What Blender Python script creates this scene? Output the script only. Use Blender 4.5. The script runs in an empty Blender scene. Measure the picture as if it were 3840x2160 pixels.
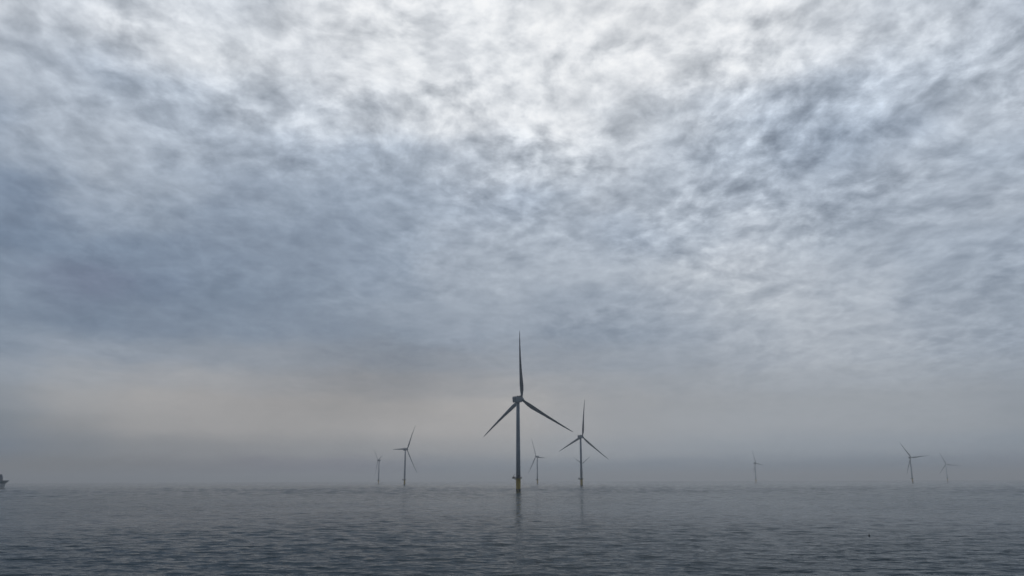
import bpy, bmesh, math, random
import numpy as np
from mathutils import Matrix, Vector, Euler

scene = bpy.context.scene
R = math.radians

# ------------------------------------------------------------------ camera
PITCH = math.atan(484 / 2057)
ROLL = -0.0029
CAM_H = 12.0
cam_data = bpy.data.cameras.new('camera')
cam_data.sensor_width = 36.0
cam_data.lens = 28.75
cam_data.clip_start = 0.5
cam_data.clip_end = 60000.0
cam = bpy.data.objects.new('camera', cam_data)
scene.collection.objects.link(cam)
cam.matrix_world = (Matrix.Translation((0, 0, CAM_H)) @ Matrix.Rotation(math.pi / 2 + PITCH, 4, 'X')
                    @ Matrix.Rotation(ROLL, 4, 'Z'))
scene.camera = cam

# ------------------------------------------------------------------ light
SUN_EL, SUN_AZ = R(54), R(5)          # behind the cloud, straight ahead of the view
sun_data = bpy.data.lights.new('sun', 'SUN')
sun_data.energy = 0.5
sun_data.angle = R(30)
sun_data.color = (1.0, 0.98, 0.95)
sun = bpy.data.objects.new('sun', sun_data)
scene.collection.objects.link(sun)
sd = Vector((math.sin(SUN_AZ) * math.cos(SUN_EL), math.cos(SUN_AZ) * math.cos(SUN_EL), math.sin(SUN_EL)))
sun.rotation_euler = sd.to_track_quat('Z', 'Y').to_euler()
sun.location = (0, 0, 400)

scene.view_settings.view_transform = 'Standard'
scene.view_settings.look = 'None'
scene.view_settings.exposure = 0.0
scene.view_settings.gamma = 1.0

scene.render.engine = 'CYCLES'
scene.cycles.max_bounces = 6
scene.cycles.glossy_bounces = 3
scene.cycles.volume_bounces = 2
scene.cycles.use_denoising = True

# ------------------------------------------------------------------ sky: overcast cloud deck over a Sky Texture
# rows of cloud radiance by elevation (degrees), columns by azimuth from -36 to 36 degrees
# <sky>
SKY_EL = [0.5, 2, 3.5, 5, 6.5, 8, 10, 12, 14, 16.5, 19, 22, 25, 28, 31, 34, 38, 46, 62]
SKY = [
 [(0.17,0.17,0.17),(0.17,0.17,0.17),(0.17,0.17,0.17),(0.17,0.17,0.181),(0.17,0.17,0.195),(0.17,0.17,0.214),(0.17,0.17,0.228),(0.17,0.188,0.247),(0.177,0.22,0.28),(0.203,0.247,0.307),(0.206,0.255,0.319),(0.198,0.249,0.316),(0.185,0.237,0.307),(0.178,0.231,0.302),(0.172,0.226,0.298),(0.171,0.225,0.297),(0.17,0.219,0.291),(0.17,0.208,0.28),(0.17,0.211,0.282)],
 [(0.17,0.21,0.26),(0.17,0.207,0.258),(0.212,0.234,0.262),(0.265,0.275,0.29),(0.27,0.277,0.29),(0.289,0.295,0.307),(0.302,0.309,0.32),(0.329,0.335,0.345),(0.35,0.355,0.366),(0.361,0.37,0.383),(0.353,0.375,0.402),(0.334,0.363,0.4),(0.323,0.358,0.399),(0.32,0.36,0.406),(0.316,0.358,0.407),(0.31,0.353,0.404),(0.296,0.34,0.393),(0.265,0.311,0.365),(0.271,0.317,0.371)],
 [(0.223,0.253,0.291),(0.216,0.247,0.284),(0.289,0.299,0.314),(0.361,0.358,0.359),(0.368,0.362,0.361),(0.36,0.354,0.352),(0.369,0.363,0.361),(0.397,0.389,0.386),(0.417,0.408,0.404),(0.41,0.405,0.405),(0.376,0.385,0.4),(0.356,0.374,0.397),(0.359,0.382,0.411),(0.362,0.389,0.423),(0.356,0.385,0.421),(0.347,0.378,0.415),(0.334,0.367,0.406),(0.304,0.339,0.38),(0.304,0.339,0.38)],
 [(0.273,0.307,0.35),(0.269,0.3,0.34),(0.362,0.37,0.383),(0.388,0.384,0.385),(0.375,0.369,0.369),(0.347,0.341,0.341),(0.325,0.321,0.321),(0.35,0.344,0.343),(0.404,0.395,0.391),(0.424,0.417,0.415),(0.365,0.373,0.387),(0.343,0.359,0.382),(0.338,0.36,0.388),(0.342,0.367,0.399),(0.349,0.377,0.411),(0.343,0.373,0.409),(0.327,0.359,0.399),(0.298,0.333,0.378),(0.303,0.341,0.389)],
 [(0.279,0.326,0.39),(0.296,0.339,0.398),(0.342,0.368,0.405),(0.349,0.365,0.392),(0.349,0.361,0.382),(0.318,0.329,0.349),(0.267,0.278,0.3),(0.268,0.279,0.3),(0.319,0.328,0.346),(0.359,0.368,0.386),(0.33,0.35,0.379),(0.324,0.35,0.386),(0.327,0.357,0.398),(0.345,0.379,0.424),(0.366,0.402,0.45),(0.365,0.404,0.456),(0.346,0.389,0.446),(0.316,0.362,0.425),(0.311,0.359,0.426)],
 [(0.217,0.271,0.349),(0.232,0.285,0.362),(0.289,0.336,0.405),(0.265,0.307,0.369),(0.277,0.315,0.371),(0.279,0.313,0.364),(0.228,0.261,0.312),(0.22,0.252,0.301),(0.255,0.285,0.332),(0.289,0.32,0.366),(0.291,0.327,0.38),(0.297,0.337,0.394),(0.318,0.36,0.42),(0.359,0.402,0.463),(0.396,0.439,0.499),(0.388,0.434,0.497),(0.342,0.392,0.462),(0.3,0.352,0.427),(0.299,0.352,0.428)],
 [(0.206,0.261,0.343),(0.194,0.248,0.329),(0.177,0.23,0.311),(0.193,0.245,0.325),(0.202,0.254,0.332),(0.214,0.265,0.342),(0.226,0.277,0.353),(0.254,0.305,0.379),(0.281,0.33,0.403),(0.292,0.342,0.414),(0.266,0.317,0.391),(0.272,0.324,0.398),(0.317,0.367,0.439),(0.385,0.432,0.499),(0.424,0.47,0.533),(0.405,0.452,0.518),(0.337,0.388,0.462),(0.304,0.358,0.434),(0.305,0.359,0.437)],
 [(0.216,0.273,0.358),(0.212,0.268,0.353),(0.17,0.21,0.294),(0.17,0.221,0.305),(0.194,0.249,0.331),(0.21,0.264,0.345),(0.244,0.298,0.377),(0.286,0.339,0.416),(0.322,0.374,0.448),(0.329,0.38,0.453),(0.306,0.358,0.433),(0.32,0.371,0.445),(0.381,0.429,0.498),(0.436,0.482,0.544),(0.437,0.482,0.545),(0.395,0.444,0.513),(0.324,0.378,0.455),(0.306,0.361,0.44),(0.31,0.365,0.445)],
 [(0.174,0.231,0.319),(0.183,0.24,0.327),(0.191,0.247,0.333),(0.198,0.254,0.34),(0.211,0.267,0.352),(0.232,0.288,0.371),(0.246,0.301,0.384),(0.259,0.314,0.395),(0.343,0.395,0.47),(0.366,0.417,0.489),(0.377,0.427,0.498),(0.387,0.437,0.507),(0.45,0.496,0.558),(0.47,0.513,0.574),(0.428,0.475,0.541),(0.374,0.425,0.497),(0.333,0.387,0.464),(0.319,0.374,0.454),(0.324,0.379,0.458)],
 [(0.205,0.262,0.348),(0.2,0.256,0.343),(0.272,0.327,0.409),(0.28,0.336,0.417),(0.249,0.305,0.389),(0.249,0.305,0.389),(0.264,0.32,0.403),(0.288,0.344,0.425),(0.352,0.404,0.479),(0.373,0.424,0.496),(0.374,0.425,0.497),(0.329,0.382,0.46),(0.38,0.431,0.503),(0.418,0.465,0.533),(0.393,0.443,0.513),(0.353,0.406,0.481),(0.354,0.406,0.481),(0.373,0.424,0.497),(0.353,0.406,0.481)],
 [(0.287,0.342,0.423),(0.331,0.384,0.46),(0.382,0.432,0.502),(0.334,0.387,0.463),(0.292,0.346,0.427),(0.286,0.341,0.421),(0.287,0.342,0.423),(0.306,0.361,0.44),(0.341,0.393,0.469),(0.335,0.387,0.464),(0.388,0.438,0.508),(0.446,0.491,0.554),(0.414,0.462,0.529),(0.374,0.424,0.496),(0.361,0.412,0.486),(0.348,0.4,0.475),(0.381,0.431,0.502),(0.344,0.397,0.472),(0.348,0.4,0.475)],
 [(0.3,0.354,0.433),(0.388,0.437,0.506),(0.401,0.449,0.517),(0.375,0.425,0.496),(0.354,0.405,0.478),(0.341,0.393,0.468),(0.338,0.39,0.465),(0.367,0.418,0.49),(0.438,0.483,0.547),(0.489,0.53,0.587),(0.527,0.565,0.616),(0.517,0.555,0.608),(0.442,0.487,0.55),(0.365,0.416,0.488),(0.312,0.365,0.443),(0.299,0.353,0.432),(0.33,0.382,0.458),(0.414,0.461,0.527),(0.436,0.481,0.545)],
 [(0.472,0.514,0.573),(0.418,0.464,0.53),(0.355,0.406,0.479),(0.383,0.432,0.501),(0.453,0.497,0.558),(0.481,0.522,0.579),(0.539,0.575,0.625),(0.627,0.655,0.692),(0.686,0.708,0.737),(0.693,0.714,0.743),(0.695,0.716,0.744),(0.588,0.62,0.663),(0.511,0.55,0.603),(0.454,0.498,0.56),(0.39,0.438,0.507),(0.368,0.418,0.489),(0.383,0.432,0.502),(0.422,0.468,0.532),(0.462,0.505,0.565)],
 [(0.545,0.58,0.628),(0.529,0.565,0.616),(0.604,0.633,0.674),(0.609,0.638,0.677),(0.626,0.654,0.691),(0.626,0.653,0.691),(0.672,0.695,0.726),(0.706,0.726,0.752),(0.694,0.715,0.743),(0.716,0.735,0.759),(0.742,0.758,0.779),(0.74,0.756,0.778),(0.733,0.75,0.773),(0.695,0.716,0.744),(0.639,0.666,0.702),(0.585,0.616,0.659),(0.516,0.554,0.606),(0.438,0.482,0.545),(0.358,0.408,0.48)],
 [(0.543,0.578,0.626),(0.526,0.562,0.613),(0.531,0.567,0.617),(0.586,0.617,0.659),(0.555,0.589,0.636),(0.663,0.686,0.718),(0.715,0.733,0.758),(0.725,0.743,0.766),(0.708,0.727,0.753),(0.73,0.747,0.769),(0.768,0.781,0.798),(0.774,0.786,0.802),(0.756,0.77,0.789),(0.729,0.746,0.769),(0.706,0.725,0.751),(0.613,0.642,0.68),(0.499,0.538,0.592),(0.457,0.499,0.559),(0.357,0.407,0.479)],
 [(0.541,0.577,0.625),(0.524,0.561,0.611),(0.533,0.569,0.618),(0.589,0.619,0.661),(0.546,0.581,0.628),(0.674,0.696,0.726),(0.743,0.758,0.779),(0.748,0.763,0.782),(0.729,0.746,0.768),(0.722,0.74,0.763),(0.768,0.781,0.797),(0.771,0.783,0.8),(0.749,0.763,0.783),(0.724,0.741,0.764),(0.711,0.73,0.754),(0.621,0.649,0.686),(0.509,0.547,0.6),(0.461,0.504,0.562),(0.361,0.41,0.482)],
 [(0.424,0.455,0.508),(0.473,0.505,0.56),(0.534,0.567,0.623),(0.606,0.64,0.697),(0.686,0.72,0.78),(0.769,0.805,0.866),(0.85,0.887,0.951),(0.923,0.961,1),(0.981,1,1),(1,1,1),(1,1,1),(1,1,1),(0.981,1,1),(0.923,0.961,1),(0.85,0.887,0.951),(0.769,0.805,0.866),(0.686,0.72,0.78),(0.606,0.64,0.697),(0.534,0.567,0.623)],
 [(0.434,0.466,0.519),(0.488,0.52,0.575),(0.554,0.587,0.643),(0.631,0.666,0.724),(0.718,0.753,0.813),(0.808,0.844,0.907),(0.896,0.933,0.998),(0.975,1,1),(1,1,1),(1,1,1),(1,1,1),(1,1,1),(1,1,1),(0.975,1,1),(0.896,0.933,0.998),(0.808,0.844,0.907),(0.718,0.753,0.813),(0.631,0.666,0.724),(0.554,0.587,0.643)],
 [(0.36,0.391,0.442),(0.384,0.415,0.467),(0.414,0.445,0.498),(0.449,0.481,0.535),(0.488,0.52,0.575),(0.528,0.561,0.617),(0.568,0.601,0.658),(0.603,0.637,0.695),(0.631,0.666,0.724),(0.65,0.684,0.743),(0.656,0.69,0.749),(0.65,0.684,0.743),(0.631,0.666,0.724),(0.603,0.637,0.695),(0.568,0.601,0.658),(0.528,0.561,0.617),(0.488,0.52,0.575),(0.449,0.481,0.535),(0.414,0.445,0.498)],
]
# </sky>
BG = 0.07
world = bpy.data.worlds.new('World')
scene.world = world
world.use_nodes = True
nt = world.node_tree
nt.nodes.clear()
N, Lk = nt.nodes, nt.links


def nd(tree, kind, **kw):
    n = tree.nodes.new(kind)
    for k, v in kw.items():
        setattr(n, k, v)
    return n


def put(tree, sock, val):
    if isinstance(val, bpy.types.NodeSocket):
        tree.links.new(val, sock)
    else:
        sock.default_value = val


def mth(tree, op, a, b=0.0, c=0.0, clamp=False):
    n = nd(tree, 'ShaderNodeMath', operation=op, use_clamp=clamp)
    for i, v in enumerate((a, b, c)):
        put(tree, n.inputs[i], v)
    return n.outputs[0]


def vmth(tree, op, a, b=(0, 0, 0), s=None):
    n = nd(tree, 'ShaderNodeVectorMath', operation=op)
    put(tree, n.inputs[0], a)
    put(tree, n.inputs[1], b)
    if s is not None:
        put(tree, n.inputs['Scale'], s)
    return n.outputs['Value'] if op in ('LENGTH', 'DOT_PRODUCT', 'DISTANCE') else n.outputs['Vector']


def mixc(tree, fac, a, b, blend='MIX'):
    n = nd(tree, 'ShaderNodeMix', data_type='RGBA', blend_type=blend)
    put(tree, n.inputs['Factor'], fac)
    put(tree, n.inputs[6], a)
    put(tree, n.inputs[7], b)
    return n.outputs[2]


def smooth(tree, x, a, b, lo=0.0, hi=1.0):
    n = nd(tree, 'ShaderNodeMapRange', interpolation_type='SMOOTHSTEP')
    put(tree, n.inputs[0], x)
    for i, v in zip((1, 2, 3, 4), (a, b, lo, hi)):
        put(tree, n.inputs[i], v)
    return n.outputs[0]


def noise(tree, vec, scale, detail=4.0, rough=0.5, dist=0.0, color=False):
    n = nd(tree, 'ShaderNodeTexNoise')
    n.noise_dimensions = '3D'
    put(tree, n.inputs['Vector'], vec)
    n.inputs['Scale'].default_value = scale
    n.inputs['Detail'].default_value = detail
    n.inputs['Roughness'].default_value = rough
    n.inputs['Distortion'].default_value = dist
    return n.outputs['Color'] if color else n.outputs['Fac']


tc = nd(nt, 'ShaderNodeTexCoord')
dirn = vmth(nt, 'NORMALIZE', tc.outputs['Generated'])
sep = nd(nt, 'ShaderNodeSeparateXYZ')
Lk.new(dirn, sep.inputs[0])
dx, dy, dz = sep.outputs
az = mth(nt, 'ARCTAN2', dx, dy)
el = mth(nt, 'ARCSINE', dz)
# position on the cloud deck (deck height = 1)
zc = mth(nt, 'ADD', mth(nt, 'MAXIMUM', dz, 0.0), 0.2)
deck = nd(nt, 'ShaderNodeCombineXYZ')
Lk.new(mth(nt, 'DIVIDE', dx, zc), deck.inputs[0])
Lk.new(mth(nt, 'DIVIDE', dy, zc), deck.inputs[1])
deck = deck.outputs[0]
# billow warp of the deck
w1 = vmth(nt, 'SUBTRACT', noise(nt, deck, 2.2, 3, 0.55, color=True), (0.5, 0.5, 0.5))
deckw = vmth(nt, 'ADD', deck, vmth(nt, 'SCALE', w1, s=0.12))
# warp of the broad light pattern so it has cloud edges
w2 = nd(nt, 'ShaderNodeSeparateXYZ')
Lk.new(vmth(nt, 'SUBTRACT', noise(nt, deck, 3.2, 5, 0.6, color=True), (0.5, 0.5, 0.5)), w2.inputs[0])
elk = smooth(nt, el, R(2), R(20), 0.25, 1.0)
azw = mth(nt, 'MULTIPLY_ADD', mth(nt, 'MULTIPLY', w2.outputs[0], elk), 0.17, az)
elw = mth(nt, 'MULTIPLY_ADD', mth(nt, 'MULTIPLY', w2.outputs[1], elk), 0.085, el)
t_az = mth(nt, 'MULTIPLY_ADD', mth(nt, 'MULTIPLY', azw, 180 / math.pi), 1 / 72, 0.5, clamp=True)
broad = None
for i, row in enumerate(SKY):
    rp = nd(nt, 'ShaderNodeValToRGB')
    rp.color_ramp.interpolation = 'EASE'
    els = rp.color_ramp.elements
    while len(els) < len(row):
        els.new(0.5)
    for j, c in enumerate(row):
        els[j].position = j / (len(row) - 1)
    for j, c in enumerate(row):
        els[j].color = (c[0], c[1], c[2], 1)
    Lk.new(t_az, rp.inputs[0])
    if broad is None:
        broad = rp.outputs[0]
    else:
        broad = mixc(nt, smooth(nt, elw, R(SKY_EL[i - 1]), R(SKY_EL[i])), broad, rp.outputs[0])
# altocumulus cells and wisps on the deck
st = nd(nt, 'ShaderNodeMapping')
st.inputs['Rotation'].default_value = (0, 0, R(-5))
st.inputs['Scale'].default_value = (1.0, 0.82, 1.0)
Lk.new(deckw, st.inputs[0])
st = st.outputs[0]
high = smooth(nt, el, R(10), R(24))
big = mth(nt, 'SUBTRACT', noise(nt, vmth(nt, 'ADD', st, (3.1, 5.2, 0)), 3.6, 3, 0.5), 0.5)
mid = mth(nt, 'SUBTRACT', noise(nt, vmth(nt, 'ADD', st, (7.3, 2.1, 0)), 9.0, 5, 0.55), 0.5)
tiny = mth(nt, 'SUBTRACT', noise(nt, vmth(nt, 'ADD', st, (1.7, 9.4, 3)), 26.0, 5, 0.6), 0.5)
# puffs: dark rounded middles with bright thin rims
vo = nd(nt, 'ShaderNodeTexVoronoi', feature='SMOOTH_F1')
vw = vmth(nt, 'SUBTRACT', noise(nt, st, 13.0, 4, 0.6, color=True), (0.5, 0.5, 0.5))
Lk.new(vmth(nt, 'ADD', st, vmth(nt, 'SCALE', vw, s=0.075)), vo.inputs['Vector'])
vo.inputs['Scale'].default_value = 12.5
vo.inputs['Smoothness'].default_value = 0.25
puff = mth(nt, 'SUBTRACT', smooth(nt, vo.outputs['Distance'], 0.18, 0.68), 0.42)
rim = mth(nt, 'POWER', mth(nt, 'SUBTRACT', 1.0, mth(nt, 'ABSOLUTE', mth(nt, 'MULTIPLY', mid, 7.0)), clamp=True), 2.0)
# dappled overhead and to the right of the sun, smoother low on the left
where = smooth(nt, mth(nt, 'MULTIPLY_ADD', az, 0.42, el), R(8), R(23), 0.55, 1.1)
where = mth(nt, 'MULTIPLY', where, smooth(nt, noise(nt, st, 2.1, 2, 0.5), 0.36, 0.6, 0.72, 1.08))
cloudlet = mth(nt, 'SUBTRACT', smooth(nt, noise(nt, vmth(nt, 'ADD', st, (4.4, 6.6, 0)), 10.0, 4, 0.5), 0.43, 0.58), 0.5)
d0 = mth(nt, 'MULTIPLY', big, 0.5)
d0 = mth(nt, 'MULTIPLY_ADD', cloudlet, mth(nt, 'MULTIPLY', where, mth(nt, 'MULTIPLY_ADD', high, 0.12, 0.10)), d0)
d0 = mth(nt, 'MULTIPLY_ADD', mid, mth(nt, 'MULTIPLY', where, mth(nt, 'MULTIPLY_ADD', high, 0.3, 0.7)), d0)
d0 = mth(nt, 'MULTIPLY_ADD', tiny, mth(nt, 'MULTIPLY', where, mth(nt, 'MULTIPLY_ADD', high, 1.1, 0.85)), d0)
d0 = mth(nt, 'MULTIPLY_ADD', puff, mth(nt, 'MULTIPLY', where, mth(nt, 'MULTIPLY_ADD', high, 0.3, 0.2)), d0)
d0 = mth(nt, 'MULTIPLY_ADD', mth(nt, 'SUBTRACT', rim, 0.25), mth(nt, 'MULTIPLY', where, 0.16), d0)
amp = smooth(nt, el, R(2.4), R(12), 0.07, 0.66)
dens = mth(nt, 'MULTIPLY', d0, amp)
gain = mth(nt, 'EXPONENT', dens)
tint = mixc(nt, mth(nt, 'MULTIPLY_ADD', dens, 0.9, 0.5, clamp=True), (0.955, 1.0, 1.06, 1), mixc(nt, smooth(nt, el, R(8), R(24)), (1.05, 1.0, 0.93, 1), (1.012, 1.0, 0.98, 1)))
clouds = vmth(nt, 'MULTIPLY', vmth(nt, 'SCALE', broad, s=gain), tint)
# the brightest cloud saturates gently: c / (1 + c^4)^(1/4)
lum = mth(nt, 'MULTIPLY', vmth(nt, 'DOT_PRODUCT', clouds, (0.3, 0.4, 0.3)), 0.98)
soft = mth(nt, 'POWER', mth(nt, 'ADD', 1.0, mth(nt, 'POWER', lum, 5.0)), -0.2)
clouds = vmth(nt, 'SCALE', clouds, s=soft)
# unseen grey deck behind the viewer, darkened so the turbines' near sides stay dim
fwd = smooth(nt, dy, -0.15, 0.72)
back = vmth(nt, 'SCALE', (0.07, 0.087, 0.112), s=gain)
clouds = mixc(nt, fwd, back, clouds)
sky = nd(nt, 'ShaderNodeTexSky', sky_type='NISHITA')
sky.sun_disc = False
sky.sun_elevation = SUN_EL
sky.sun_rotation = SUN_AZ
# a few thin places where the blue shows through
gapn = noise(nt, st, 3.3, 6, 0.6, 0.3)
gap = mth(nt, 'MULTIPLY', smooth(nt, gapn, 0.29, 0.2), smooth(nt, el, R(20), R(32)))
clouds = vmth(nt, 'SCALE', clouds, s=1.0 / BG)
final = mixc(nt, mth(nt, 'MULTIPLY', gap, 0.55), clouds, sky.outputs[0])
bg = nd(nt, 'ShaderNodeBackground')
bg.inputs['Strength'].default_value = BG
Lk.new(final, bg.inputs['Color'])
wo = nd(nt, 'ShaderNodeOutputWorld')
Lk.new(bg.outputs[0], wo.inputs['Surface'])
world.cycles.sampling_method = 'MANUAL'
world.cycles.sample_map_resolution = 512


# ------------------------------------------------------------------ materials
def material(name, color, rough=0.5, metallic=0.0, var=0.08, scale=0.4, streak=False):
    m = bpy.data.materials.new(name)
    m.use_nodes = True
    t = m.node_tree
    b = t.nodes['Principled BSDF']
    c = nd(t, 'ShaderNodeTexCoord')
    v = c.outputs['Object']
    if streak:
        mp = nd(t, 'ShaderNodeMapping')
        mp.inputs['Scale'].default_value = (1, 1, 0.08)
        t.links.new(v, mp.inputs[0])
        v = mp.outputs[0]
    n = noise(t, v, scale, 5, 0.6)
    dark = tuple(x * (1 - 2.2 * var) for x in color) + (1,)
    lite = tuple(min(1, x * (1 + 1.2 * var)) for x in color) + (1,)
    t.links.new(mixc(t, n, dark, lite), b.inputs['Base Color'])
    b.inputs['Roughness'].default_value = rough
    b.inputs['Metallic'].default_value = metallic
    return m


M_TOWER = material('tower_paint', (0.40, 0.51, 0.60), 0.5, streak=True)
M_BLADE = material('blade_paint', (0.23, 0.30, 0.35), 0.45)
M_NAC = material('nacelle_paint', (0.36, 0.44, 0.50), 0.5)
M_DARK = material('dark_steel', (0.035, 0.038, 0.042), 0.6)
M_STEEL = material('galvanised_steel', (0.12, 0.13, 0.14), 0.55)
M_YELLOW = material('yellow_paint', (0.76, 0.53, 0.03), 0.5, var=0.16, scale=0.6, streak=True)
M_GROWTH = material('marine_growth', (0.03, 0.035, 0.025), 0.8, var=0.2, scale=1.5)
M_HULL = material('hull_paint', (0.20, 0.29, 0.37), 0.5)
M_PALE = material('pale_hull_paint', (0.80, 0.82, 0.84), 0.5)
M_BUOY = material('black_rubber', (0.02, 0.022, 0.025), 0.6)

# sea
m = bpy.data.materials.new('sea_water')
m.use_nodes = True
t = m.node_tree
b = t.nodes['Principled BSDF']
b.inputs['Base Color'].default_value = (0.004, 0.027, 0.045, 1)
b.inputs['IOR'].default_value = 1.333
b.inputs['Roughness'].default_value = 0.045
b.inputs['Specular IOR Level'].default_value = 0.025
c = nd(t, 'ShaderNodeTexCoord')
mp = nd(t, 'ShaderNodeMapping')
mp.inputs['Rotation'].default_value = (0, 0, R(25))
mp.inputs['Scale'].default_value = (0.6, 1.0, 1.0)
t.links.new(c.outputs['Object'], mp.inputs[0])
n1 = noise(t, mp.outputs[0], 0.9, 3, 0.55, 0.3)
n2 = noise(t, mp.outputs[0], 0.22, 2, 0.5, 0.3)
# calmer and more ruffled patches (cat's paws)
patch = smooth(t, noise(t, c.outputs['Object'], 0.006, 3, 0.5), 0.3, 0.7, 0.55, 1.3)
hgt = mth(t, 'MULTIPLY', mth(t, 'ADD', mth(t, 'MULTIPLY', n1, 0.5), mth(t, 'MULTIPLY', n2, 1.2)), patch)
bp = nd(t, 'ShaderNodeBump')
bp.inputs['Strength'].default_value = 1.0
bp.inputs['Distance'].default_value = 0.5
t.links.new(hgt, bp.inputs['Height'])
t.links.new(bp.outputs[0], b.inputs['Normal'])
M_SEA = m


# ------------------------------------------------------------------ helpers
def link(o, parent=None):
    scene.collection.objects.link(o)
    if parent is not None:
        o.parent = parent
    return o


def mesh_obj(name, bm, mat, parent=None, smooth_shade=False):
    me = bpy.data.meshes.new(name)
    bmesh.ops.recalc_face_normals(bm, faces=bm.faces)
    bm.to_mesh(me)
    bm.free()
    me.materials.append(mat)
    if smooth_shade:
        me.polygons.foreach_set('use_smooth', [True] * len(me.polygons))
    return link(bpy.data.objects.new(name, me), parent)


def tag(o, label=None, cat=None, group=None, kind=None):
    for k, v in (('label', label), ('category', cat), ('group', group), ('kind', kind)):
        if v:
            o[k] = v
    return o


def lathe(bm, prof, n=32, center=(0, 0)):
    rings = []
    for r, z in prof:
        rings.append([bm.verts.new((center[0] + r * math.cos(2 * math.pi * k / n),
                                    center[1] + r * math.sin(2 * math.pi * k / n), z)) for k in range(n)])
    for a, b2 in zip(rings, rings[1:]):
        for k in range(n):
            bm.faces.new((a[k], a[(k + 1) % n], b2[(k + 1) % n], b2[k]))
    bm.faces.new(rings[0][::-1])
    bm.faces.new(rings[-1])


def box(bm, lo, hi, bevel=0.0):
    ret = bmesh.ops.create_cube(bm, size=1.0)
    vs = ret['verts']
    for v in vs:
        v.co = Vector([lo[i] + (v.co[i] + 0.5) * (hi[i] - lo[i]) for i in range(3)])
    if bevel > 0:
        es = list({e for v in vs for e in v.link_edges})
        bmesh.ops.bevel(bm, geom=es, offset=bevel, segments=3, affect='EDGES', profile=0.5)


def tube(bm, a, b2, r, n=8):
    a, b2 = Vector(a), Vector(b2)
    q = (b2 - a).to_track_quat('Z', 'Y')
    rings = []
    for p in (a, b2):
        rings.append([bm.verts.new(p + q @ Vector((r * math.cos(2 * math.pi * k / n), r * math.sin(2 * math.pi * k / n), 0)))
                      for k in range(n)])
    for k in range(n):
        bm.faces.new((rings[0][k], rings[0][(k + 1) % n], rings[1][(k + 1) % n], rings[1][k]))
    bm.faces.new(rings[0][::-1])
    bm.faces.new(rings[1])


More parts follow.
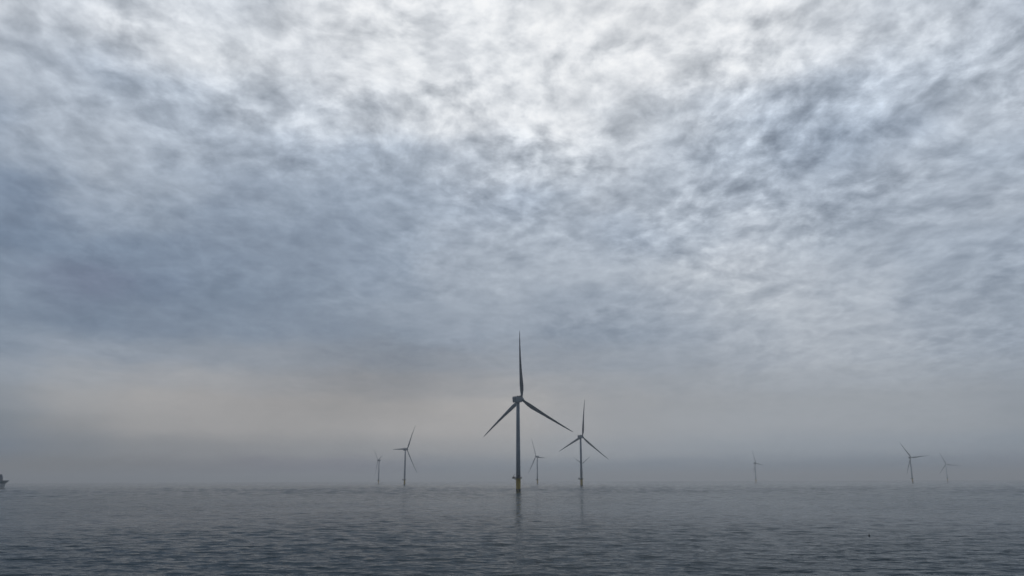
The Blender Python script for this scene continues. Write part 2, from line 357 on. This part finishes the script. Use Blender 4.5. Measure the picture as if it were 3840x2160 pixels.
# ------------------------------------------------------------------ sea
def build_sea():
    rng = np.random.default_rng(11)
    th_f = np.linspace(-R(40), R(40), 1150)
    th_c = np.linspace(R(40), R(320), 62)[1:-1]
    th = np.concatenate([th_f, th_c])
    rr = [3.0]
    while rr[-1] < 70:
        rr.append(rr[-1] * 1.10)
    while rr[-1] < 2600:
        rr.append(rr[-1] + float(np.interp(rr[-1], [70, 150, 400, 900, 1600, 2600], [0.42, 0.42, 2.0, 2.6, 5.0, 9.0])))
    while rr[-1] < 6000:
        rr.append(rr[-1] + 11.0)
    while rr[-1] < 26000:
        rr.append(rr[-1] * 1.09)
    rr = np.array(rr)
    nr, na = len(rr), len(th)
    dr = np.gradient(rr)
    X = np.outer(rr, np.sin(th))
    Y = np.outer(rr, np.cos(th))
    Z = np.zeros_like(X)
    ncomp = 64
    lam = np.exp(rng.uniform(math.log(1.0), math.log(14.0), ncomp))
    wind = R(180 + 8)
    for L in lam:
        a_dir = wind + rng.normal(0, R(32))
        k = 2 * math.pi / L
        s = 0.018 * (1.0 if L < 6 else (6 / L) ** 1.0)
        amp = s / k
        w = np.clip((L / np.maximum(dr, 0.35) - 2.2) / 2.5, 0, 1)
        idx = np.nonzero(w > 0)[0]
        if len(idx) == 0:
            continue
        kx, ky = k * math.sin(a_dir), k * math.cos(a_dir)
        ph = rng.uniform(0, 2 * math.pi)
        P = kx * X[idx] + ky * Y[idx] + ph
        # slightly sharpened crests
        Z[idx] += (w[idx] * amp)[:, None] * (np.cos(P) + 0.12 * np.cos(2 * P))
    # extra waves added far out so the distant sea reflects less sky and darkens
    far = np.clip((rr - 420) / 700, 0, 1)
    for L in np.exp(rng.uniform(math.log(9.0), math.log(28.0), 30)):
        a_dir = wind + rng.normal(0, R(30))
        k = 2 * math.pi / L
        amp = 0.026 / k
        w = np.clip((L / np.maximum(dr, 0.35) - 2.2) / 1.5, 0, 1) * far
        idx = np.nonzero(w > 0)[0]
        P = k * math.sin(a_dir) * X[idx] + k * math.cos(a_dir) * Y[idx] + rng.uniform(0, 2 * math.pi)
        Z[idx] += (w[idx] * amp)[:, None] * np.cos(P)
    # patchiness of the ruffling
    pat = 1 + 0.30 * np.sin(X / 61 + 1.3 + 0.8 * np.sin(Y / 97)) * np.sin(Y / 83 + 0.4 + 0.7 * np.sin(X / 45))
    Z *= pat
    fade = np.ones(na)
    fade[len(th_f):] = 0
    edge = 60
    fade[:edge] = np.linspace(0, 1, edge)
    fade[len(th_f) - edge:len(th_f)] = np.linspace(1, 0, edge)
    Z *= fade[None, :]
    Z[rr < 60] = 0
    co = np.empty((nr * na + 1, 3), np.float32)
    co[:-1, 0], co[:-1, 1], co[:-1, 2] = X.ravel(), Y.ravel(), Z.ravel()
    co[-1] = 0
    i = np.arange(nr - 1)[:, None] * na
    j = np.arange(na)[None, :]
    j2 = (j + 1) % na
    quads = np.stack([i + j, i + na + j, i + na + j2, i + j2], -1).reshape(-1, 4)
    quads = quads[:, ::-1]
    tri = np.stack([np.full(na, nr * na), np.arange(na), (np.arange(na) + 1) % na], -1)[:, ::-1]
    loops = np.concatenate([quads.ravel(), tri.ravel()]).astype(np.int32)
    nq, ntri = len(quads), len(tri)
    starts = np.concatenate([np.arange(nq) * 4, nq * 4 + np.arange(ntri) * 3]).astype(np.int32)
    me = bpy.data.meshes.new('sea')
    me.vertices.add(len(co))
    me.vertices.foreach_set('co', co.ravel())
    me.loops.add(len(loops))
    me.loops.foreach_set('vertex_index', loops)
    me.polygons.add(nq + ntri)
    me.polygons.foreach_set('loop_start', starts)
    me.update(calc_edges=True)
    me.polygons.foreach_set('use_smooth', np.ones(nq + ntri, bool))
    me.materials.append(M_SEA)
    if me.polygons[0].normal.z < 0:
        me.flip_normals()
    o = link(bpy.data.objects.new('sea', me))
    tag(o, 'dark grey rippled sea reaching to the hazy horizon', 'sea', kind='structure')


build_sea()

# ------------------------------------------------------------------ wind turbine
HUB_H = 103.0
PLAT_Z = 15.0


def blade_mesh():
    bm = bmesh.new()
    span = [(1.2, 2.7, 1.0, 0), (3, 2.7, 1.0, 0), (6, 3.1, 0.75, 6), (10, 4.2, 0.42, 11), (15, 4.6, 0.32, 10), (20, 4.3, 0.28, 8),
            (28, 3.6, 0.25, 6), (36, 3.0, 0.23, 4), (45, 2.45, 0.21, 2.5), (54, 1.95, 0.19, 1.2), (62, 1.5, 0.18, 0.5),
            (69, 1.1, 0.18, 0), (73, 0.8, 0.18, -0.5), (75.5, 0.5, 0.18, -1), (77, 0.12, 0.2, -1)]
    n = 18
    rings = []
    for z, ch, tk, tw in span:
        ring = []
        bend = 4.0 * (z / 77.0) ** 2.3
        for k in range(n):
            a = 2 * math.pi * k / n
            if tk > 0.9:
                x, y = 0.5 * ch * math.cos(a), 0.5 * ch * math.sin(a)
            else:
                u = 0.5 + 0.5 * math.cos(a)                      # 0 leading edge, 1 trailing edge
                th = tk * 2.6 * (0.2969 * math.sqrt(max(u, 0)) - 0.126 * u - 0.3516 * u * u + 0.2843 * u ** 3 - 0.1015 * u ** 4 + 0.012)
                x = (u - 0.32) * ch
                y = (1 if math.sin(a) >= 0 else -1) * th * ch * 1.9 * (0.5 if abs(math.sin(a)) > 1e-6 else 0)
            c, s = math.cos(R(tw)), math.sin(R(tw))
            ring.append(bm.verts.new((x * c - y * s, x * s + y * c + bend, z)))
        rings.append(ring)
    for a, b2 in zip(rings, rings[1:]):
        for k in range(n):
            bm.faces.new((a[k], a[(k + 1) % n], b2[(k + 1) % n], b2[k]))
    bm.faces.new(rings[0][::-1])
    bm.faces.new(rings[-1])
    for v in bm.verts:
        v.co.z *= 81 / 77
        v.co.x *= 1.15
    return bm


def nacelle_frame(yaw):
    return Matrix.Translation((0, 0, HUB_H)) @ Matrix.Rotation(-yaw, 4, 'Z') @ Matrix.Rotation(R(5), 4, 'X')


def make_turbine(detailed=True):
    root = bpy.data.objects.new('wind_turbine', None)
    root.empty_display_size = 5
    link(root)
    # foundation: yellow transition piece on a pile darkened by growth at the waterline
    bm = bmesh.new()
    lathe(bm, [(2.62, 2.6), (2.62, 13.2), (2.72, 13.25), (2.72, 13.7), (2.62, 13.75), (2.62, PLAT_Z - 0.35)], 40)
    tp = mesh_obj('transition_piece', bm, M_YELLOW, root, False)
    bm = bmesh.new()
    lathe(bm, [(2.66, -6), (2.66, 2.4), (2.62, 2.6)], 40)
    mesh_obj('pile', bm, M_GROWTH, root)
    bm = bmesh.new()
    for s in (-0.7, 0.7):
        tube(bm, (s - 0.6, -3.35, -1.5), (s - 0.6, -3.35, 11), 0.17)
        for z in (1.5, 6, 10.7):
            tube(bm, (s - 0.6, -3.3, z), (s - 0.6, -2.5, z), 0.12)
    for k in range(24):
        tube(bm, (-1.3, -3.35, 0.5 + 0.44 * k), (0.1, -3.35, 0.5 + 0.44 * k), 0.035, 6)
    mesh_obj('boat_landing', bm, M_YELLOW, root)
    # working platform with a laydown area on the left
    bm = bmesh.new()
    lathe(bm, [(3.9, PLAT_Z - 0.75), (4.25, PLAT_Z - 0.7), (4.25, PLAT_Z + 0.15), (4.1, PLAT_Z + 0.15), (4.1, PLAT_Z), (2.5, PLAT_Z + 0.02)], 32)
    box(bm, (-7.2, -2.2, PLAT_Z - 0.95), (-3.2, 2.2, PLAT_Z + 0.1))
    for s in (-1.6, 1.6):
        tube(bm, (-6.4, s, PLAT_Z - 0.4), (-2.5, s * 0.5, PLAT_Z - 2.6), 0.2)
    for k in range(6):
        a = R(60 * k - 60)
        tube(bm, (3.9 * math.cos(a), 3.9 * math.sin(a), PLAT_Z - 0.4), (2.55 * math.cos(a), 2.55 * math.sin(a), PLAT_Z - 2.2), 0.15)
    plat = mesh_obj('platform', bm, M_DARK, root)
    bm = bmesh.new()
    pts = [(4.05 * math.cos(R(a)), 4.05 * math.sin(R(a))) for a in range(-150, 151, 15)]
    pts = [(-6.9, -1.9), (-3.6, -1.9)] + pts + [(-3.6, 1.9), (-6.9, 1.9), (-6.9, 0), (-6.9, -1.9)]
    for (x0, y0), (x1, y1) in zip(pts, pts[1:]):
        tube(bm, (x0, y0, PLAT_Z), (x0, y0, PLAT_Z + 1.15), 0.04, 6)
        for z in (0.55, 1.12):
            tube(bm, (x0, y0, PLAT_Z + z), (x1, y1, PLAT_Z + z), 0.035, 6)
    mesh_obj('railing', bm, M_STEEL, plat)
    bm = bmesh.new()
    tube(bm, (-5.2, 1.0, PLAT_Z), (-5.2, 1.0, PLAT_Z + 3.0), 0.22)
    tube(bm, (-5.2, 1.0, PLAT_Z + 2.9), (-3.4, -1.2, PLAT_Z + 3.9), 0.15)
    box(bm, (-6.4, -0.9, PLAT_Z + 0.03), (-4.2, 0.4, PLAT_Z + 1.1), 0.06)
    mesh_obj('davit_crane', bm, M_DARK, plat)
    # tower in three cans with flanges
    bm = bmesh.new()
    z0, z1 = PLAT_Z - 0.35, HUB_H - 3.4
    prof = []
    for k in range(4):
        f = k / 3
        r, z = 2.5 + (1.95 - 2.5) * f ** 1.15, z0 + (z1 - z0) * f
        if 0 < k < 3:
            prof += [(r, z - 0.6), (r, z - 0.12), (r + 0.05, z - 0.1), (r + 0.05, z + 0.1), (r, z + 0.12), (r, z + 0.6)]
        else:
            prof.append((r, z))
    lathe(bm, prof, 40)
    tw = mesh_obj('tower', bm, M_TOWER, root)
    for p in tw.data.polygons:
        p.use_smooth = abs(p.normal.z) < 0.5
    bm = bmesh.new()
    a = R(-75)
    box(bm, (0.15, -2.56, PLAT_Z + 0.3), (1.25, -2.35, PLAT_Z + 2.7), 0.05)
    mesh_obj('door', bm, M_DARK, tw)
    # nacelle group, in the yaw frame: +Y points to the rotor
    bm = bmesh.new()
    box(bm, (-3.0, -6.6, -3.3), (3.0, 4.4, 3.4), 0.9)
    mesh_obj('nacelle', bm, M_NAC, root)
    nac = root.children[-1] if False else [c for c in root.children if c.name.startswith('nacelle')][0]
    bm = bmesh.new()
    box(bm, (-2.6, 1.2, 3.42), (2.6, 3.6, 4.3), 0.1)
    mesh_obj('cooler', bm, M_DARK, nac)
    bm = bmesh.new()
    box(bm, (-2.4, -5.9, 3.42), (2.4, -1.2, 3.62))
    for s in (-2.35, 2.35):
        for y in (-5.8, -3.5, -1.3):
            tube(bm, (s, y, 3.6), (s, y, 4.5), 0.05, 6)
        tube(bm, (s, -5.8, 4.45), (s, -1.3, 4.45), 0.05, 6)
    mesh_obj('hoist_deck', bm, M_STEEL, nac)
    bm = bmesh.new()
    lathe(bm, [(2.1, 4.4), (2.35, 4.9), (2.35, 7.6), (2.0, 8.5), (1.2, 9.2), (0.3, 9.5)], 28)
    bmesh.ops.rotate(bm, verts=bm.verts, cent=(0, 0, 0), matrix=Matrix.Rotation(-math.pi / 2, 3, 'X'))
    mesh_obj('hub', bm, M_NAC, root, True)
    bd = blade_mesh()
    bl = mesh_obj('blade', bd, M_BLADE, root, True)
    for k in range(2):
        link(bl.copy(), root)
    return root


def pose(root, yaw, phase):
    """Turn the nacelle into the wind and the rotor to its angle."""
    F = nacelle_frame(yaw)
    k = 0
    for ch in root.children:
        base = ch.name.split('.')[0]
        if base in ('nacelle', 'hub'):
            ch.matrix_local = F
        elif base == 'blade':
            ch.matrix_local = F @ Matrix.Translation((0, 6.5, 0)) @ Matrix.Rotation(phase + R(120 * k), 4, 'Y')
            k += 1


def copy_tree(o, parent=None):
    c = o.copy()
    link(c)
    if parent is not None:
        c.parent = parent
    for ch in o.children:
        copy_tree(ch, c)
    return c


# azimuth (deg), distance (m), yaw of the rotor axis (deg, clockwise from north), rotor angle (deg), label
TURBINES = [
# <turbines>
    (0.392, 949.6, 43.4, 0, 'nearest, tallest grey wind turbine, its yellow foundation topped by a dark platform'),
    (4.688, 1797.0, 44.7, 8, 'second nearest grey wind turbine, right of the tallest one, one blade pointing almost straight up'),
    (-7.325, 2506.7, 46.7, 31, 'grey wind turbine with one blade pointing level left, left of the tallest one'),
    (25.453, 3983.4, 59.5, -34, 'faint wind turbine at far right with one blade pointing level right'),
    (1.695, 3310.4, -56.3, -27, 'small faint wind turbine just right of the tallest tower, left of the second nearest one'),
    (-9.066, 3865.0, -79.1, -52, 'faint wind turbine farthest left, its upper blades spread in a shallow V'),
    (27.371, 5933.7, 43.4, -22, 'very faint wind turbine farthest right, beside the one with a level blade'),
    (16.157, 4906.3, 76.2, -20, 'very faint thin wind turbine standing alone in the haze right of the centre'),
    (4.680, 4813.1, 50.7, -60, 'very faint wind turbine mostly hidden behind the second nearest tower, blades spread in a V'),
# </turbines>
]
first = make_turbine()
for i, (azd, dist, yaw, ph, label) in enumerate(TURBINES):
    t_ = first if i == 0 else copy_tree(first)
    t_.location = (dist * math.sin(R(azd)), dist * math.cos(R(azd)), 0)
    pose(t_, R(yaw), R(ph))
    tag(t_, label, 'wind turbine', 'wind turbines standing in the sea')

# ------------------------------------------------------------------ support vessel cut by the left edge
def build_vessel(azd, dist):
    """Bow points right (+X); only the bow and the front of the superstructure are in the frame."""
    root = bpy.data.objects.new('support_vessel', None)
    link(root)
    root.location = (dist * math.sin(R(azd)), dist * math.cos(R(azd)), 0)
    root.rotation_euler = (0, 0, -R(azd))
    tag(root, 'hazy blue grey vessel with a raked bow, cut off by the left edge', 'vessel')
    # x, deck half width, foot half width, foot height of the flared bow, deck height
    st_ = [(9.6, 0.25, 0.2, 13.6, 14.9), (7.0, 2.2, 1.0, 11.4, 14.9), (4.5, 4.2, 1.8, 9.2, 14.9), (1.5, 6.2, 3.4, 9.0, 14.8),
           (-6, 8.6, 6.5, 9.0, 14.6), (-16, 9.2, 8.6, 9.0, 14.4), (-22, 9.2, 8.8, 6.5, 9.6), (-78, 9.2, 8.8, 6.5, 9.4)]

    def loft(rows):
        bm = bmesh.new()
        rings = [[bm.verts.new(p) for p in row] for row in rows]
        for a, b2 in zip(rings, rings[1:]):
            for k in range(4):
                bm.faces.new((a[k], a[(k + 1) % 4], b2[(k + 1) % 4], b2[k]))
        bm.faces.new(rings[0])
        bm.faces.new(rings[-1][::-1])
        return bm
    mesh_obj('hull', loft([[(x, -dw, dz), (x, dw, dz), (x, fw, fz), (x, -fw, fz)] for x, dw, fw, fz, dz in st_]), M_HULL, root)
    lo = [(4.3, 1.6, 0.3, 4.0, 9.15), (1.2, 3.3, 1.2, -2, 8.97), (-6, 6.4, 5.0, -2, 8.97), (-16, 8.5, 7.8, -2, 8.97),
          (-22, 8.7, 8.4, -2, 6.47), (-78, 8.7, 8.4, -2, 6.47)]
    mesh_obj('lower_hull', loft([[(x, -dw, dz), (x, dw, dz), (x, fw, fz), (x, -fw, fz)] for x, dw, fw, fz, dz in lo]), M_PALE, root)
    bm = bmesh.new()
    box(bm, (-15.5, -8.0, 14.7), (-1.0, 8.0, 20.5), 0.25)
    box(bm, (-14.0, -7.5, 20.5), (-1.8, 7.5, 23.4), 0.25)
    box(bm, (-13.0, -8.2, 23.4), (-3.0, 8.2, 26.2), 0.4)
    sup = mesh_obj('superstructure', bm, M_HULL, root)
    bm = bmesh.new()
    box(bm, (-2.98, -7.4, 24.2), (-2.94, 7.4, 25.5))
    mesh_obj('bridge_window', bm, M_DARK, sup)
    bm = bmesh.new()
    tube(bm, (-10, 0, 26.2), (-10, 0, 33.5), 0.25)
    tube(bm, (-10, -2.2, 30.5), (-10, 2.2, 30.5), 0.12)
    tube(bm, (-11.2, 0, 28.6), (-8.8, 0, 28.6), 0.15)
    mesh_obj('mast', bm, M_STEEL, sup)
    return root


# <vessel>
build_vessel(-31.233, 1900.0)
# </vessel>

# ------------------------------------------------------------------ little dark marker buoy on the right
def build_buoy(azd, dist):
    root = bpy.data.objects.new('marker_buoy', None)
    link(root)
    root.location = (dist * math.sin(R(azd)), dist * math.cos(R(azd)), 0.05)
    root.rotation_euler = (R(3), R(4), 0)
    root.scale = (0.75, 0.75, 0.75)
    tag(root, 'small dark marker buoy floating alone on the open water at the right', 'buoy')
    bm = bmesh.new()
    lathe(bm, [(0.06, -0.25), (0.17, -0.15), (0.2, 0.0), (0.2, 0.12), (0.15, 0.22), (0.08, 0.28)], 20)
    mesh_obj('float', bm, M_BUOY, root, True)
    bm = bmesh.new()
    lathe(bm, [(0.05, 0.27), (0.05, 0.42), (0.09, 0.43), (0.09, 0.55), (0.03, 0.6)], 14)
    mesh_obj('topmark', bm, M_BUOY, root)


# <buoy>
build_buoy(22.680, 201.7)
# </buoy>

# ------------------------------------------------------------------ haze over the sea
HAZE = 1.35e-4
bm = bmesh.new()
box(bm, (-27000, -27000, -8), (27000, 27000, 190))
mh = bpy.data.materials.new('haze_air')
mh.use_nodes = True
th = mh.node_tree
th.nodes.clear()
vol = nd(th, 'ShaderNodeVolumePrincipled')
vol.inputs['Color'].default_value = (0.925, 0.925, 0.93, 1)
vol.inputs['Density'].default_value = HAZE
vol.inputs['Anisotropy'].default_value = 0.4
ot = nd(th, 'ShaderNodeOutputMaterial')
th.links.new(vol.outputs[0], ot.inputs['Volume'])
hz = mesh_obj('haze', bm, mh)
tag(hz, 'thin grey sea haze that fades the far turbines', 'haze', kind='stuff')
